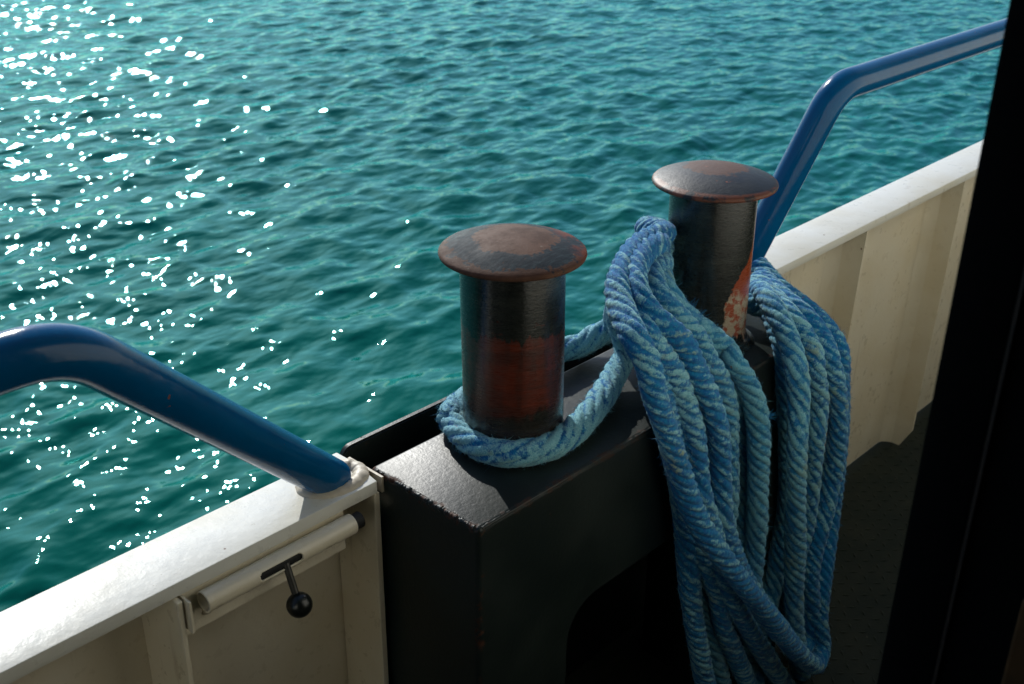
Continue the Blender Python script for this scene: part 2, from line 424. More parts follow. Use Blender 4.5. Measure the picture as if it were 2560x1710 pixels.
# ------------------------------------------------------------------ the sea
SEA_Z = -2.65
def build_sea():
    fa = np.radians(np.linspace(2, 84, 1050)); step = fa[1] - fa[0]
    lo = fa[0] - np.cumsum(np.geomspace(step * 1.3, .12, 22)); lo = lo[lo > math.radians(-75)][::-1]
    hi = fa[-1] + np.cumsum(np.geomspace(step * 1.3, .12, 26)); hi = hi[hi < math.radians(190)]
    az = np.r_[lo, fa, hi]
    rr = [2.2]
    while rr[-1] < 42: rr.append(rr[-1] * (1.0028 if rr[-1] > 5.4 else 1.012))
    while rr[-1] < 5200: rr.append(rr[-1] * 1.06)
    rr = np.array(rr)
    R, A = np.meshgrid(rr, az, indexing='ij')
    X = R * np.cos(A); Y = R * np.sin(A)
    dr = np.gradient(rr)[:, None] * np.ones_like(A); da = R * np.gradient(az)[None, :]
    cell = np.maximum(dr, np.minimum(da, 3.0))
    H = np.zeros_like(X); DX = np.zeros_like(X); DY = np.zeros_like(X)
    g = np.random.default_rng(11)
    nW = 74
    lam = np.geomspace(.105, 5.5, nW)
    # slope spectrum
    sl = np.exp(-((np.log(lam / .62)) ** 2) / (2 * .85 ** 2)); sl *= .146 * math.sqrt(2) / math.sqrt((sl ** 2).sum())
    # gustiness patches: slow modulation of the short waves
    P = .5 + .5 * np.sin(X * .31 + 1.3 * np.sin(Y * .17) + .6) * np.sin(Y * .27 + 1.1 * np.sin(X * .13))
    for i in range(nW):
        k = 2 * np.pi / lam[i]; a = sl[i] / k
        spread = 30 if lam[i] > 1.2 else 42
        th = math.radians(76 + g.normal() * spread); ph = g.uniform(0, 6.283)
        wgt = np.clip((lam[i] / cell - 2.2) / 2.0, 0, 1)
        if lam[i] < .9: wgt = wgt * (.72 + .5 * P)
        if lam[i] > 1.6: wgt = wgt * .7
        arg = k * (X * math.cos(th) + Y * math.sin(th)) + ph + .35 * np.sin(.45 * X * math.cos(th + 1.2) + .5 * Y * math.sin(th + 1.4) + ph)
        s, c = np.sin(arg), np.cos(arg)
        H += wgt * a * c
        q = .75
        DX -= wgt * q * a * math.cos(th) * s; DY -= wgt * q * a * math.sin(th) * s
    V = np.stack([X + DX, Y + DY, SEA_Z + H], -1).reshape(-1, 3)
    me = grid_mesh('sea', V, len(rr), len(az))
    o = link('sea', me, WATER, None, True)
    tag(o, 'teal green rippled sea with sun glitter on the left', None, None, 'structure')
    if o.data.polygons[0].normal.z < 0: me.flip_normals()
build_sea()

# ------------------------------------------------------------------ deck, hull
bm = bmesh.new(); box(bm, -4.0, 7.0, .33, 1.317, -.03, 0.0)
for i in range(0, 64):
    for j in range(0, 26):
        x = 1.95 + i * .034; y = .42 + j * .034; a = math.radians(45 if (i + j) % 2 else -45)
        ca, sa = math.cos(a), math.sin(a); q = [(-.014, 0), (0, -.0045), (.014, 0), (0, .0045)]
        vv = [bm.verts.new((x + ca * u - sa * v, y + sa * u + ca * v, .0005)) for u, v in q]
        t = bm.verts.new((x, y, .0028))
        for k in range(4): bm.faces.new((vv[k], vv[(k + 1) % 4], t))
tag(from_bm('deck', bm, DECK), 'dark green chequer plate deck behind the bulwark', None, None, 'structure')
bm = bmesh.new(); box(bm, -4.0, 7.0, 1.20, 1.335, -2.9, -.035)
tag(from_bm('hull', bm, HULLM), 'white ship side below the deck', None, None, 'structure')

# ------------------------------------------------------------------ bulwarks
def zc(z): return CAM_Z + z
# left: gate section
gate = empty('bulwark_gate', (.2, 1.27, 0), 'white bulwark gate at lower left with a ball handled latch under its rail', 'bulwark gate')
def cap_rail(name, x0, x1, y0, y1, z0, z1, mat, parent, cham_right=0, cham_left=0):
    bm = bmesh.new()
    out = [(x0, y0), (x1, y0), (x1 + cham_right, y0 + .07), (x1 + cham_right, y1), (x0, y1)]
    if cham_left: out = [(x0, y0), (x1, y0), (x1, y1), (x0, y1)]
    b = [bm.verts.new((x, y, z0)) for x, y in out]; t = [bm.verts.new((x, y, z1)) for x, y in out]
    n = len(out); bm.faces.new(b[::-1]); bm.faces.new(t)
    for i in range(n): bm.faces.new((b[i], b[(i + 1) % n], t[(i + 1) % n], t[i]))
    bmesh.ops.bevel(bm, geom=bm.edges[:], offset=.0022, segments=2, profile=.5, affect='EDGES')
    return smooth_obj(from_bm(name, bm, mat, parent), 40)
cap_rail('cap_rail', -3.0, .972, 1.211, 1.326, zc(-1.0235), zc(-1.0), WHITE, gate, .010)
boxobj('shell_plate', (-3.0, .985, 1.318, 1.325, .001, zc(-1.0245)), CREAM, gate)
for x in (.600, -.05, -.75): smooth_obj(boxobj('stiffener', (x, x + .009, 1.200, 1.3175, .002, zc(-1.0245)), CREAM, gate, .0015, 1))
boxobj('end_plate', (.966, .978, 1.213, 1.3175, .002, zc(-1.0245)), CREAM, gate, .0015, 1)
# latch: flat bar, slotted barrel, sliding bolt, lever with ball knob
boxobj('latch_plate', (.6115, .905, 1.2145, 1.2195, zc(-1.098), zc(-1.0245)), CREAM, gate, .001, 1)
def barrel():
    nx, nt_ = 150, 64; r, cy, cz_ = .0168, 1.1965, zc(-1.0415); x0, x1 = .638, .905
    xs = np.linspace(x0, x1, nx); th = np.linspace(0, 2 * np.pi, nt_, endpoint=False)
    V = [(x, cy + r * math.cos(t), cz_ + r * math.sin(t)) for x in xs for t in th]
    bm = bmesh.new(); vv = [bm.verts.new(p) for p in V]
    for i in range(nx - 1):
        for j in range(nt_):
            xm = (xs[i] + xs[i + 1]) / 2; tm = th[j] + math.pi / nt_
            v = ((tm - math.radians(172) + math.pi) % (2 * math.pi) - math.pi) * r
            u = max(0, abs(xm - .762) - .030)
            if math.hypot(u, v) < .0080: continue
            j2 = (j + 1) % nt_
            bm.faces.new((vv[i * nt_ + j], vv[i * nt_ + j2], vv[(i + 1) * nt_ + j2], vv[(i + 1) * nt_ + j]))
    bmesh.ops.delete(bm, geom=[v for v in bm.verts if not v.link_faces], context='VERTS')
    o = from_bm('latch_barrel', bm, CREAM, gate, True)
    s = o.modifiers.new('thickness', 'SOLIDIFY'); s.thickness = .0028; s.offset = -1
    return o
barrel()
def seg_tube(name, a, b, r, mat, parent, seg=32):
    a, b = np.array(a, float), np.array(b, float)
    return tube(name, [a + (b - a) * t for t in np.linspace(0, 1, 6)], r, mat, parent, seg=seg, raw=True)
seg_tube('latch_bolt', (.665, 1.1965, zc(-1.0415)), (.922, 1.1965, zc(-1.0415)), .0134, RUBBER, gate)
lev = seg_tube('latch_lever', (.772, 1.186, zc(-1.040)), (.770, 1.162, zc(-1.090)), .0056, STEEL, gate, 24)
def ball(name, c, r, mat, parent, sx=1, sy=1, sz=1, seg=32):
    bm = bmesh.new(); bmesh.ops.create_uvsphere(bm, u_segments=seg, v_segments=seg // 2, radius=r)
    for v in bm.verts: v.co = Vector((v.co.x * sx + c[0], v.co.y * sy + c[1], v.co.z * sz + c[2]))
    return from_bm(name, bm, mat, parent, True)
kn = ball('knob', (.770, 1.157, zc(-1.100)), .0196, KNOB, None)
kn.parent = lev
for q in ((305, 1095), (560, 955), (892, 775), (1110, 655)): ball('weld_bead', at(400 + q[0] * .389, 1100 + q[1] * .389, 1.2125), .0062, WELDC, gate, 1.2, .9, .9, 16)

# right: bulwark
bul = empty('bulwark', (4, 1.27, 0), 'white ribbed bulwark running away to the right beyond the hanging rope', 'bulwark')
cap_rail('cap_rail', 2.0, 7.0, 1.211, 1.326, zc(-1.002), zc(-.98), WHITE_R, bul, 0, 1)
boxobj('shell_plate', (1.995, 7.0, 1.300, 1.325, .012, zc(-1.003)), CREAM, bul)
for x in (2.58, 3.15, 3.75, 4.4):
    bm = bmesh.new()
    prof = [(1.213, zc(-1.0045)), (1.2985, zc(-1.0045)), (1.2985, .012), (1.245, .012), (1.213, .075)]
    a = [bm.verts.new((x - (zc(-1) - z) * .055, y, z)) for y, z in prof]; b = [bm.verts.new((x + .008 - (zc(-1) - z) * .055, y, z)) for y, z in prof]
    bm.faces.new(a); bm.faces.new(b[::-1])
    for i in range(5): bm.faces.new((a[i], b[i], b[(i + 1) % 5], a[(i + 1) % 5]))
    bmesh.ops.recalc_face_normals(bm, faces=bm.faces[:])
    from_bm('stiffener', bm, CREAM, bul)
    # fillet weld between rib and shell
    bm = bmesh.new()
    sec = [(-.030, 1.2995), (-.016, 1.2945), (-.004, 1.2800), (.0, 1.2700), (.002, 1.2995)]
    tp = [bm.verts.new((x + u, y, zc(-1.006))) for u, y in sec]; bt = [bm.verts.new((x + u - .048, y, .012)) for u, y in sec]
    bm.faces.new(tp); bm.faces.new(bt[::-1])
    for i in range(5): bm.faces.new((tp[i], bt[i], bt[(i + 1) % 5], tp[(i + 1) % 5]))
    bmesh.ops.recalc_face_normals(bm, faces=bm.faces[:])
    smooth_obj(from_bm('fillet', bm, CREAM, bul), 60)

# ------------------------------------------------------------------ mooring base
base = empty('bollard_pedestal', (1.53, 1.12, 0), 'black painted steel pedestal with arched opening and rust chipped edges under the bollards', 'pedestal')
def base_body():
    X0, X1, Zt = .990, 1.985, TOPZ
    ax0, ax1, az_, rr = 1.205, 1.790, zc(-1.275), .075
    pts = [(X0, 0.002), (X0, Zt), (X1, Zt), (X1, 0.002), (ax1, 0.002)]
    for k in range(13):
        a = math.radians(0 + 90 * k / 12); pts.append((ax1 - rr + rr * math.cos(a), az_ - rr + rr * math.sin(a)))
    for k in range(13):
        a = math.radians(90 + 90 * k / 12); pts.append((ax0 + rr + rr * math.cos(a), az_ - rr + rr * math.sin(a)))
    pts.append((ax0, 0.002))
    bm = bmesh.new()
    f = [bm.verts.new((x, 1.000, z)) for x, z in pts]; b = [bm.verts.new((x, 1.252, z)) for x, z in pts]
    bm.faces.new(f); bm.faces.new(b[::-1]); n = len(pts)
    for i in range(n): bm.faces.new((f[i], b[i], b[(i + 1) % n], f[(i + 1) % n]))
    bmesh.ops.recalc_face_normals(bm, faces=bm.faces[:])
    ed = [e for e in bm.edges if (all(v.co.z > Zt - .001 for v in e.verts)) or
          (abs(e.verts[0].co.x - e.verts[1].co.x) < 1e-5 and abs(e.verts[0].co.y - e.verts[1].co.y) < 1e-5 and e.calc_length() > .5 and (e.verts[0].co.x < X0 + .001 or e.verts[0].co.x > X1 - .001))]
    bmesh.ops.bevel(bm, geom=ed, offset=.009, segments=4, profile=.5, affect='EDGES')
    o = from_bm('body', bm, BLACK_BASE, base)
    return smooth_obj(o, 35)
base_body()
# rough weld ridge of thick paint along the front and left top edges
def ridge(name, a, b, r, amp, mat, parent, seed):
    g = np.random.default_rng(seed); n = 160
    R = np.array([np.array(a) + (np.array(b) - np.array(a)) * t for t in np.linspace(0, 1, n)])
    w = np.convolve(g.normal(size=n + 8), np.ones(5) / 5, 'same')[4:-4]
    def rf(R_, th): return r * (1 + amp * w[:, None] + .15 * g.normal(size=(n, len(th))) * .5)
    return tube(name, R, r, mat, parent, seg=12, raw=True, rfun=rf)
ridge('paint_ridge', (1.00, 1.0045, TOPZ - .0045), (1.975, 1.0045, TOPZ - .0045), .0036, .25, BLACK_BASE, base, 1)
ridge('paint_ridge', (.9945, 1.01, TOPZ - .0045), (.9945, 1.245, TOPZ - .0045), .0040, .5, BLACK_BASE, base, 2)
ridge('paint_ridge', (.9955, 1.0055, TOPZ - .01), (.9955, 1.0055, .3), .0036, .35, BLACK_BASE, base, 3)
# outer lip plate with rounded corners
def lip():
    x0, x1, zt, zb, r = .990, 1.99, zc(-.998), -.034, .022
    pts = [(x0, zb), (x0, zt - r)] + [(x0 + r - r * math.cos(a), zt - r + r * math.sin(a)) for a in np.radians(np.linspace(15, 75, 5))] + [(x0 + r, zt), (x1 - r, zt)] + \
          [(x1 - r + r * math.sin(a), zt - r + r * math.cos(a)) for a in np.radians(np.linspace(15, 75, 5))] + [(x1, zt - r), (x1, zb)]
    bm = bmesh.new(); f = [bm.verts.new((x, 1.3215, z)) for x, z in pts]; b = [bm.verts.new((x, 1.335, z)) for x, z in pts]
    bm.faces.new(f); bm.faces.new(b[::-1]); n = len(pts)
    for i in range(n): bm.faces.new((f[i], b[i], b[(i + 1) % n], f[(i + 1) % n]))
    bmesh.ops.recalc_face_normals(bm, faces=bm.faces[:])
    bmesh.ops.bevel(bm, geom=[e for e in bm.edges if abs(e.verts[0].co.y - e.verts[1].co.y) < 1e-6], offset=.003, segments=2, affect='EDGES')
    smooth_obj(from_bm('lip_plate', bm, BLACK, base), 50)
lip()
boxobj('channel_plate', (.992, 1.983, 1.2535, 1.3205, zc(-1.085), zc(-1.075)), BLACK, base)
# small rusty lug between gate and base
boxobj('end_lug', (.984, .9885, 1.215, 1.300, zc(-1.03), zc(-1.001)), WELDC, base)

# ------------------------------------------------------------------ bollards
def bollard(cx, cy, r, rim_r, rim_z, pm, hm, label, tilt):
    t = empty('bollard', (cx, cy, TOPZ), label, 'bollard', 'steel bollards on the mooring pedestal')
    h = rim_z - .012 - TOPZ
    prof = [(r + .020, .0008), (r + .011, .0035), (r + .004, .011), (r + .001, .020), (r, .03)] + [(r, .03 + (h - .03) * k / 24) for k in range(1, 25)]
    p = lathe('post', prof, cx, cy, TOPZ, pm, t)
    k = rim_r / .117
    hp = [(0, .0210), (.012, .0209), (.03, .0200), (.05, .0176), (.07, .0136), (.085, .0096), (.098, .0052), (.107, .0018), (.1135, -.0012), (.1162, -.0036), (.1170, -.0062), (.1162, -.0088), (.113, -.0105), (.098, -.0115), (.0, -.011)]
    c = lathe('head', [(a * k, b) for a, b in hp], cx, cy, rim_z + .003, hm, t)
    for o in (p, c):
        for v in o.data.vertices: v.co.x += tilt * (v.co.z - TOPZ)
    return t
B1 = (1.226, 1.153); B2 = (1.777, 1.150)
bollard(*B1, .0845, .1175, zc(-.658), post_mat('worn_post_paint', B1[0], B1[1], TOPZ, .085, .222, 'band'), head_mat('worn_head', *B1, 'worn'),
        'brown headed bollard with red worn post and one rope loop round its foot', -.02)
bollard(*B2, .0830, .1185, zc(-.669), post_mat('black_post_paint', B2[0], B2[1], TOPZ, 0, 0, 'streak'), head_mat('black_head', *B2, 'black'),
        'black headed bollard with brown spot on top, hung with many turns of rope', -.02)

# ------------------------------------------------------------------ handrails
HY = 1.265; HT = 1.165; HR = .0335
def bent(points, rb, n=10):
    P = [np.array(p, float) for p in points]; out = [P[0]]
    for i in range(1, len(P) - 1):
        a, b, c = P[i - 1], P[i], P[i + 1]; u = (a - b) / np.linalg.norm(a - b); v = (c - b) / np.linalg.norm(c - b)
        for t in np.linspace(0, 1, n):
            out.append((b + u * rb) * (1 - t) ** 2 + 2 * t * (1 - t) * b + (b + v * rb) * t ** 2)
    out.append(P[-1]); return out
def densify(P, ds=.02):
    P = [np.array(p, float) for p in P]; out = [P[0]]
    for a, b in zip(P[:-1], P[1:]):
        k = max(1, int(np.linalg.norm(b - a) / ds))
        for i in range(1, k + 1): out.append(a + (b - a) * i / k)
    return np.array(out)
def handrail(label, foot, bend, far, capz):
    t = empty('handrail', foot, label, 'handrail', 'blue tubular handrails above the bulwark')
    f = np.array(foot, float); b = np.array(bend, float)
    low = f - (b - f) / np.linalg.norm(b - f) * .0
    P = densify(bent([low, bend, far], .062))
    tube('pipe', P, HR, BLUE, t, seg=56, raw=True)
    # weld bead round the foot
    d = (b - f) / np.linalg.norm(b - f); inc = abs(d[2])
    g = np.random.default_rng(3)
    ring = []
    for a in np.linspace(0, 2 * math.pi, 90, endpoint=False):
        ring.append((f[0] + (HR / inc * .97 + .003) * math.cos(a), f[1] + (HR + .002) * math.sin(a), capz - .006))
    ring.append(ring[0])
    w = np.convolve(g.normal(size=91 + 6), np.ones(3) / 3, 'same')[3:-3]
    tube('weld_bead', ring, .011, WELDC, t, seg=14, raw=True, caps=False, rfun=lambda R_, th: .0150 * (1 + .07 * w[:, None]) * np.ones((1, len(th))))
    return t
def rail_pt(px, py): return at(px, py, HY)
z1 = lambda x, y: rail_pt(x * .3833, 700 + y * .3833)
z6 = lambda x, y: rail_pt(1850 + x * .4465, y * .4465)
TOPH = zc(-.573)
handrail('glossy blue pipe handrail bending down onto the white gate rail at the left', (.925, HY, zc(-1.0)), (.493, HT, TOPH), (-2.6, HT, TOPH), zc(-1.0))
handrail('glossy blue pipe handrail rising from behind the farther bollard to the door frame', (2.085, HY, zc(-.98)), (2.222, HT, TOPH), (6.6, HT, TOPH), zc(-.98))

# ------------------------------------------------------------------ the cabin the camera looks out of
cab = empty('cabin', (0, .2, 0), 'dark deckhouse doorway whose black frame fills the right edge', 'deckhouse')
boxobj('wall', (.93, 7.0, .29, .33, .86, 2.4), WALLP, cab)
boxobj('wall', (-5.0, -.45, .29, .33, .86, 2.4), WALLP, cab)
boxobj('bounce_cut_dado', (.93, 7.0, .29, .334, -.03, .858), DECK, cab)  # unseen dark dado, added so less light bounces onto bulwark and rope
boxobj('bounce_cut_dado', (-5.0, -.45, .29, .334, -.03, .858), DECK, cab)  # same added dado left of the door
boxobj('wall', (-.45, .93, .29, .33, 2.12, 2.4), WALLP, cab)
boxobj('roof_sky_block', (-5.0, 7.0, -3.0, .95, 2.405, 2.46), ROOFP, cab)  # its overhang beyond the wall is unseen, added to block sky light
boxobj('floor', (-5.0, 7.0, -3.0, .289, -.06, -.031), DOORBLK, cab)
boxobj('inner_wall', (-2.0, 3.0, -2.2, -2.15, -.03, 2.4), DOORBLK, cab)
boxobj('inner_wall', (-2.05, -2.0, -2.2, .285, -.03, 2.4), DOORBLK, cab)
boxobj('inner_wall', (3.0, 3.05, -2.2, .285, -.03, 2.4), DOORBLK, cab)
smooth_obj(boxobj('door_frame', (.852, .9295, .272, .322, -.03, 2.117), DOORBLK, cab, .004, 2))
boxobj('door_frame', (-.45, -.37, .25, .324, -.03, 2.117), DOORBLK, cab, .004, 2)
boxobj('door_frame', (-.369, .851, .25, .324, 2.04, 2.117), DOORBLK, cab, .004, 2)
boxobj('door_seal', (.8515, .8560, .2685, .2715, -.03, 2.0), DOORTRIM, cab)
boxobj('door_jamb', (.857, .94, .16, .268, -.03, 2.117), DOORBLK, cab, .003, 2)
boxobj('wood_trim', (.853, .95, -.4, .2155, -.03, 1.27), WOOD, cab, .003, 2)

# ------------------------------------------------------------------ rope
RR = .0214
rope = empty('mooring_rope', (B2[0], B2[1], TOPZ), 'frayed blue and white plaited rope hung in turns over the farther bollard', 'rope')
def rope_mesh(name, P, closed, r0=RR, pitch=.095, N=6, fade_sunlit=0.0, seed=0, parent=None, fuzz=1.0):
    g = np.random.default_rng(seed)
    R, s = catmull(P, .0022, closed)
    T, Nn, B = frames(R); L = s[-1]
    seg = 48; th = np.linspace(0, 2 * np.pi, seg, endpoint=False)
    tw = -2 * np.pi * s / pitch + .7 * np.sin(s * 9 + seed) + .35 * np.sin(s * 23 + seed * 2)
    U = th[None, :] - tw[:, None]
    q = N * U / (2 * np.pi)                                      # N laid strands
    si = np.floor(q); u = q - si; idm = np.mod(si, N).astype(int)
    lobe = np.sqrt(np.clip(1 - (2 * u - 1) ** 2, 0, 1))
    yy = u * 3; yi = np.clip(np.floor(yy), 0, 2).astype(int)     # yarns on each strand
    ycol = np.sqrt(np.clip(1 - (2 * (yy - yi) - 1) ** 2, 0, 1))
    pk = s[:, None] / .0095 + idm * .37 + yi * .5 + .9 * u
    pi_ = np.floor(pk).astype(int)
    tab = g.uniform(0, 1, (N, 3, pi_.max() - pi_.min() + 2))
    rnd = tab[idm, yi, pi_ - pi_.min()]
    pick = np.abs(np.sin(np.pi * pk)) ** .6
    slow = np.interp(s, np.linspace(0, L, 40), g.normal(size=40)) * .025
    lump = np.interp(s, np.linspace(0, L, int(L / .03)), g.normal(size=int(L / .03))) * .012
    r = r0 * (.80 + .20 * lobe + .045 * pick * ycol * lobe + .05 * (rnd - .5) * pick * lobe + slow[:, None] + lump[:, None]) + g.normal(size=U.shape) * .00022
    # squash a little
    sq = 1 + .05 * np.cos(2 * (th[None, :] + s[:, None] * 7))
    r = r * sq
    D = np.cos(th)[None, :, None] * Nn[:, None, :] + np.sin(th)[None, :, None] * B[:, None, :]
    V = (R[:, None, :] + r[..., None] * D).reshape(-1, 3)
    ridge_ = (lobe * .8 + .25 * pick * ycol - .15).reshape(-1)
    big_ = np.interp(s, np.linspace(0, L, int(L / .05)), g.normal(size=int(L / .05)))[:, None] * .12
    strand = (np.where(np.mod(idm, 2) == 0, .25, .60) + 1.15 * (rnd - .5) + big_ + 0 * U).reshape(-1)
    nV = len(V); nr = len(R)
    i = np.arange(nr - 1)[:, None]; j = np.arange(seg)[None, :]; j2 = (j + 1) % seg
    F = np.stack([i * seg + j, i * seg + j2, (i + 1) * seg + j2, (i + 1) * seg + j], -1).reshape(-1, 4)
    # loose fibres: thin slivers standing off the surface
    nf = int(L * 8500 * fuzz)
    pick_i = g.integers(0, nV, nf)
    nrm = D.reshape(-1, 3)[pick_i]; tan = np.repeat(T, seg, 0)[pick_i]
    side = np.cross(nrm, tan)
    ln = g.gamma(2.0, .0019, nf)[:, None]
    dirn = nrm * g.uniform(.15, 1.0, (nf, 1)) + tan * g.normal(0, .9, (nf, 1)) + side * g.normal(0, .7, (nf, 1))
    dirn /= np.linalg.norm(dirn, axis=1)[:, None]
    p0 = V[pick_i] - nrm * .0006
    wv = np.cross(dirn, g.normal(size=(nf, 3))); wv /= np.linalg.norm(wv, axis=1)[:, None]
    wd = .00028
    mid = p0 + dirn * ln * .55; bend_ = g.normal(size=(nf, 3)); tip = mid + (dirn + bend_ * .45) * ln * .5
    FV = np.stack([p0 - wv * wd, p0 + wv * wd, mid + wv * wd * .8, mid - wv * wd * .8, tip], 1).reshape(-1, 3)
    b0 = nV + np.arange(nf) * 5
    FQ = np.stack([b0, b0 + 1, b0 + 2, b0 + 3], -1); FT = np.stack([b0 + 3, b0 + 2, b0 + 4], -1)
    AV = np.vstack([V, FV])
    me = bpy.data.meshes.new(name)
    me.vertices.add(len(AV)); me.vertices.foreach_set('co', AV.astype(np.float32).ravel())
    loops = np.r_[F.ravel(), FQ.ravel(), FT.ravel()].astype(np.int32)
    nq = len(F) + len(FQ)
    starts = np.r_[np.arange(nq) * 4, nq * 4 + np.arange(len(FT)) * 3].astype(np.int32)
    me.loops.add(len(loops)); me.loops.foreach_set('vertex_index', loops)
    me.polygons.add(len(starts)); me.polygons.foreach_set('loop_start', starts)
    try: me.polygons.foreach_set('loop_total', np.r_[np.full(nq, 4), np.full(len(FT), 3)].astype(np.int32))
    except Exception: pass
    me.update(calc_edges=True)
    fr = g.uniform(.2, 1.1, nf)
    for nm, vals in (('ridge', np.r_[ridge_, np.repeat(fr, 5)]), ('strand', np.r_[strand, np.repeat(g.uniform(0, 1, nf), 5)]), ('fade_sunlit', np.full(len(AV), fade_sunlit))):
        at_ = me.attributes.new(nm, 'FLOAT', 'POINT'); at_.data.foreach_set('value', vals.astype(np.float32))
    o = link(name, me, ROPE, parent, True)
    return o

# path ends that pass behind the farther bollard (camera-relative heights turned to world)
def bk(x, y, z): return (x, y, zc(z))
back = lambda a, b: [bk(1.872, 1.225, a), bk(1.82, 1.262, a + (b - a) * .3), bk(1.75, 1.272, a + (b - a) * .7), bk(1.685, 1.24, b)]

PA1 = [z4(600, 660, 1.165), z4(490, 705, 1.15), z4(390, 790, 1.13), z4(310, 910, 1.10), z4(265, 1040, 1.065), z4(285, 1170, 1.03), z4(335, 1300, .99), z4(400, 1430, .955),
       z5(215, 100, .935), z5(250, 250, .925), z5(300, 400, .92), z5(350, 560, .915), z5(400, 720, .91), z5(460, 850, .90), z5(550, 980, .885), z5(650, 1110, .875), z5(745, 1230, .87),
       z5(840, 1350, .87), z5(920, 1440, .875), z5(985, 1475, .885), z5(1010, 1400, .90), z5(1000, 1260, .92), z5(1015, 1100, .935), z5(1030, 960, .95), z5(1050, 800, .965), z5(1075, 600, .972), z5(1095, 400, .974), z5(1095, 220, .974),
       z4(1840, 1500, .985), z4(1740, 1330, 1.02), z4(1600, 1190, 1.07), z4(1450, 1075, 1.12), z4(1268, 885, 1.20)]
PA3 = [z4(560, 730, 1.14), z4(450, 820, 1.11), z4(395, 960, 1.07), z4(420, 1110, 1.03), z4(500, 1240, 1.00), z4(620, 1345, .978), z4(730, 1450, .965),
       z5(430, 130, .955), z5(490, 250, .945), z5(530, 380, .94), z5(545, 520, .94), z5(548, 660, .94), z5(555, 780, .94), z5(580, 900, .94), z5(640, 1050, .94), z5(730, 1200, .935), z5(830, 1330, .93), z5(905, 1400, .93), z5(955, 1360, .93), z5(965, 1230, .935), z5(960, 1080, .94),
       z5(985, 920, .945), z5(1025, 770, .945), z5(1055, 620, .945), z5(1080, 450, .94), z5(1082, 270, .94), z5(1055, 120, .945), z4(1760, 1500, .955), z4(1690, 1370, .985), z4(1590, 1250, 1.02), z4(1470, 1150, 1.07), z4(1290, 960, 1.18)]
PA2 = [z4(560, 800, 1.17), z4(480, 870, 1.15), z4(400, 960, 1.12), z4(370, 1080, 1.08), z4(400, 1220, 1.03), z4(460, 1360, .99), z4(520, 1460, .975),
       z5(325, 140, .965), z5(385, 280, .96), z5(425, 420, .955), z5(440, 560, .955), z5(455, 700, .95), z5(500, 850, .945), z5(545, 1010, .925), z5(600, 1170, .918), z5(672, 1310, .918), z5(748, 1430, .92), z5(830, 1550, .93), z5(960, 1680, .94),
       z5(980, 1640, .96), z5(940, 1500, .97), z5(880, 1350, .975), z5(860, 1200, .975), z5(885, 1030, .972), z5(925, 880, .968), z5(950, 740, .965), z5(970, 580, .96), z5(985, 420, .955), z5(995, 280, .955), z5(975, 130, .955),
       z4(1660, 1530, .96), z4(1600, 1400, .985), z4(1510, 1270, 1.02), z4(1400, 1140, 1.08), z4(1265, 1000, 1.17)]
PA4 = [z4(580, 870, 1.12), z4(530, 970, 1.08), z4(560, 1100, 1.045), z4(660, 1220, 1.02), z4(760, 1330, 1.0), z4(850, 1440, .985),
       z5(480, 80, .975), z5(545, 190, .970), z5(580, 320, .97), z5(585, 460, .97), z5(585, 600, .97), z5(580, 760, .97), z5(560, 920, .97), z5(590, 1080, .97), z5(660, 1240, .965), z5(740, 1400, .96), z5(820, 1560, .955), z5(890, 1660, .95),
       z5(915, 1560, .93), z5(900, 1420, .925), z5(888, 1280, .92), z5(885, 1120, .918), z5(890, 950, .915), z5(890, 780, .912), z5(895, 600, .91), z5(900, 430, .915), z5(905, 280, .925), z5(895, 130, .935),
       z4(1520, 1540, .95), z4(1480, 1410, .975), z4(1420, 1270, 1.01), z4(1340, 1130, 1.06), z4(1250, 1050, 1.15)]
PA5 = [z4(570, 960, 1.09), z4(600, 1060, 1.055), z4(680, 1180, 1.035), z4(800, 1290, 1.02), z4(930, 1390, 1.005), z4(1050, 1500, .985),
       z5(600, 90, .965), z5(660, 180, .95), z5(705, 300, .94), z5(722, 430, .935), z5(722, 580, .935), z5(718, 720, .935), z5(712, 860, .94), z5(700, 1000, .945), z5(690, 1120, .95), z5(700, 1260, .955), z5(740, 1420, .96), z5(780, 1580, .965), z5(740, 1640, .972),
       z5(680, 1500, .975), z5(650, 1330, .975), z5(650, 1150, .975), z5(645, 980, .975), z5(655, 800, .975), z5(660, 640, .975), z5(665, 480, .975), z5(650, 330, .975), z5(600, 210, .978), z4(1010, 1540, .992), z4(900, 1420, 1.01), z4(780, 1330, 1.03), z4(640, 1230, 1.06), z4(560, 1100, 1.09)]
PL = [z4(560, 1000, 1.17), z4(470, 1130, 1.13), z4(440, 1260, 1.08), z4(450, 1400, 1.02), z5(240, 90, .985), z5(280, 260, .975), z5(320, 450, .972), z5(360, 640, .97), z5(385, 820, .968), z5(400, 980, .965), z5(410, 1120, .96), z5(425, 1260, .955), z5(450, 1400, .95), z5(475, 1540, .95), z5(520, 1680, .95), z5(620, 1760, .95), z5(720, 1700, .95),
      z5(672, 1560, .945), z5(612, 1430, .94), z5(556, 1300, .94), z5(530, 1160, .94), z5(480, 1010, .945), z5(440, 870, .955), z5(410, 700, .965), z5(380, 500, .972), z5(340, 300, .975), z5(290, 120, .98), z4(500, 1380, 1.03), z4(520, 1240, 1.08), z4(560, 1100, 1.13)]
rope_mesh('hanging_turn', back(-0.905, -0.765) + PA1, False, seed=1, parent=rope, pitch=.15, fade_sunlit=-.16)
rope_mesh('hanging_turn', back(-0.92, -0.8) + PA3, False, seed=2, parent=rope, pitch=.17, fade_sunlit=-.12)
rope_mesh('hanging_turn', back(-0.935, -0.83) + PA2, False, seed=3, parent=rope, pitch=.18, fade_sunlit=.05)
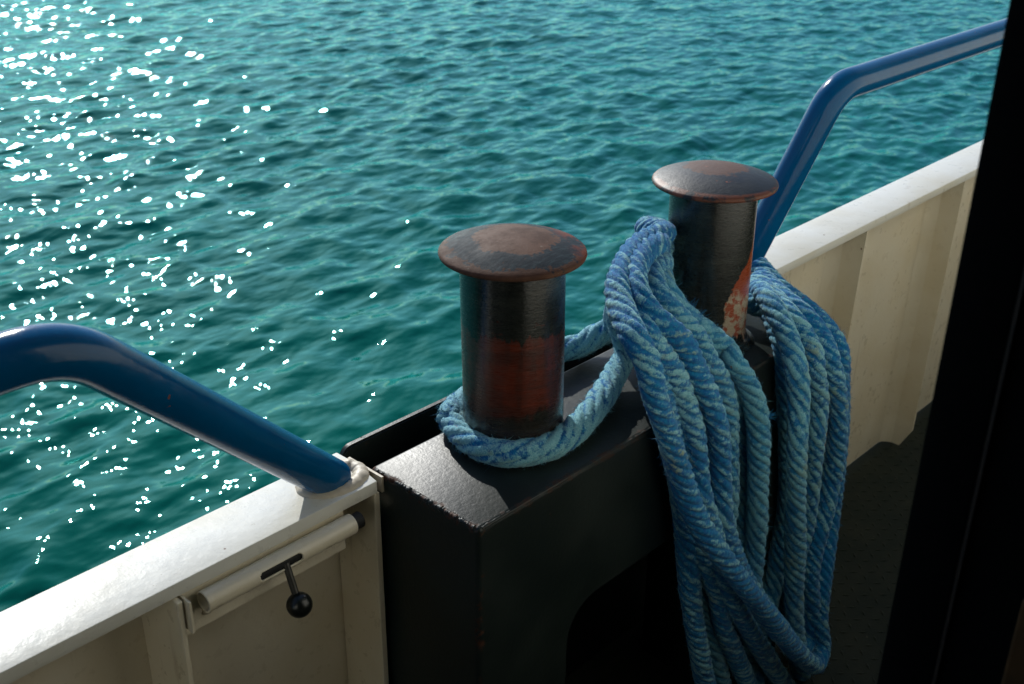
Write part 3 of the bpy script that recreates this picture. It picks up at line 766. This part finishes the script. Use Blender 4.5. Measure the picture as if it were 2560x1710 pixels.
rope_mesh('hanging_turn', back(-0.95, -0.87) + PA4, False, seed=4, parent=rope, pitch=.17, fade_sunlit=.14)
rope_mesh('hanging_turn', PA5, True, seed=5, parent=rope, pitch=.18, fade_sunlit=.22)
rope_mesh('hanging_turn', PL, True, seed=6, parent=rope, pitch=.13, fade_sunlit=-.05)
PX = [z4(1010, 1540, .992), z5(640, 150, .978), z5(690, 350, .976), z5(702, 600, .975), z5(705, 850, .975), z5(722, 1050, .972), z5(755, 1200, .968), z5(800, 1350, .962), z5(865, 1480, .96), z5(935, 1545, .957), z5(990, 1480, .957), z5(990, 1330, .96), z5(975, 1150, .968), z5(985, 950, .975),
      z5(1005, 700, .977), z5(1020, 450, .977), z5(1010, 200, .978), z4(1640, 1440, 1.00), z4(1500, 1290, 1.05), z4(1360, 1170, 1.11), (1.86, 1.235, zc(-.962)), (1.80, 1.262, zc(-.962)), (1.71, 1.235, zc(-.95)), z4(660, 1200, 1.07), z4(860, 1390, 1.01)]
PY = [z4(480, 1340, 1.03), z5(300, 150, .978), z5(370, 400, .978), z5(425, 650, .978), z5(450, 850, .976), z5(470, 1050, .972), z5(492, 1250, .968), z5(525, 1450, .965), z5(570, 1600, .962), z5(640, 1680, .96), z5(700, 1570, .962), z5(738, 1390, .964), z5(765, 1220, .968), z5(800, 1060, .972), z5(832, 900, .975),
      z5(852, 750, .977), z5(858, 500, .977), z5(855, 250, .978), z4(1450, 1480, .992), z4(1400, 1330, 1.03), z4(1320, 1200, 1.08), (1.862, 1.230, zc(-.972)), (1.80, 1.258, zc(-.972)), (1.71, 1.24, zc(-.95)), z4(540, 1190, 1.09)]
rope_mesh('hanging_turn', PY, True, seed=9, parent=rope, pitch=.17, fade_sunlit=.20)
# the eye round the nearer bollard
def fl(x, y, z): return (x, y, zc(z))
EYE = [z4(600, 760, 1.20), z4(470, 850, 1.18), z4(360, 960, 1.16), z4(300, 1100, 1.15), z4(270, 1240, 1.15), z3(1185, 830, 1.145), z3(1140, 930, 1.135), z3(1085, 1030, 1.115), z3(1025, 1125, 1.09), z3z(955, 1215, -.972), z3z(880, 1290, -.975),
       z3z(760, 1370, -.9765), z3z(630, 1408, -.9765), z3z(500, 1418, -.9765), z3z(370, 1390, -.9765), z3z(265, 1330, -.9765), z3z(205, 1250, -.9765), z3z(200, 1160, -.9765),
       fl(1.155, 1.236, -.972), fl(1.205, 1.262, -.972), fl(1.27, 1.270, -.972), fl(1.34, 1.270, -.972), fl(1.41, 1.268, -.970), fl(1.48, 1.266, -.966), z3(930, 790, 1.262), z3(1020, 735, 1.255), z3(1110, 690, 1.24), z4(260, 1200, 1.22), z4(340, 1080, 1.215), z4(460, 960, 1.215), z4(570, 900, 1.22)]
rope_mesh('eye_loop', EYE, False, seed=7, parent=rope, pitch=.20, fade_sunlit=.36, fuzz=1.8, r0=.0225)  # sunlit brightness of the eye painted in as a paler colour

def tuft(name, c, axis, n, ln, spread, seed):
    g = np.random.default_rng(seed); bm = bmesh.new(); ax = _n(axis)
    for _ in range(n):
        d = _n(ax + g.normal(size=3) * spread); L = ln * g.uniform(.45, 1.1); p = np.array(c) + g.normal(size=3) * .0030
        side = _n(np.cross(d, g.normal(size=3))) * .0005; cur = _n(g.normal(size=3)) * .35
        prev = None
        for k in range(6):
            t = k / 5.; q = p + d * L * t + cur * L * t * t; w = side * (1 - .6 * t)
            a, b = bm.verts.new(q - w), bm.verts.new(q + w)
            if prev: bm.faces.new((prev[0], prev[1], b, a))
            prev = (a, b)
    o = from_bm(name, bm, ROPE, rope)
    for nm, v in (('ridge', .3), ('strand', .3), ('fade_sunlit', .15)):
        at_ = o.data.attributes.new(nm, 'FLOAT', 'POINT'); at_.data.foreach_set('value', np.full(len(o.data.vertices), v, np.float32))
tuft('frayed_yarn', z4(770, 1235, 1.02), (.35, -.1, .9), 60, .022, .45, 1)
tuft('frayed_yarn', z4(820, 1275, 1.015), (.8, -.3, .5), 40, .020, .4, 2)
tuft('frayed_yarn', z4(905, 1370, 1.0), (1, -.3, .1), 60, .024, .3, 3)
tuft('frayed_yarn', z5(765, 350, .925), (.9, -.5, .3), 40, .016, .5, 4)
tuft('frayed_yarn', z4(560, 1290, .99), (.6, -.6, .2), 36, .016, .5, 5)

boxobj('latch_bracket', (.6125, .6165, 1.190, 1.2140, zc(-1.080), zc(-1.0250)), CREAM, gate, .0008, 1)
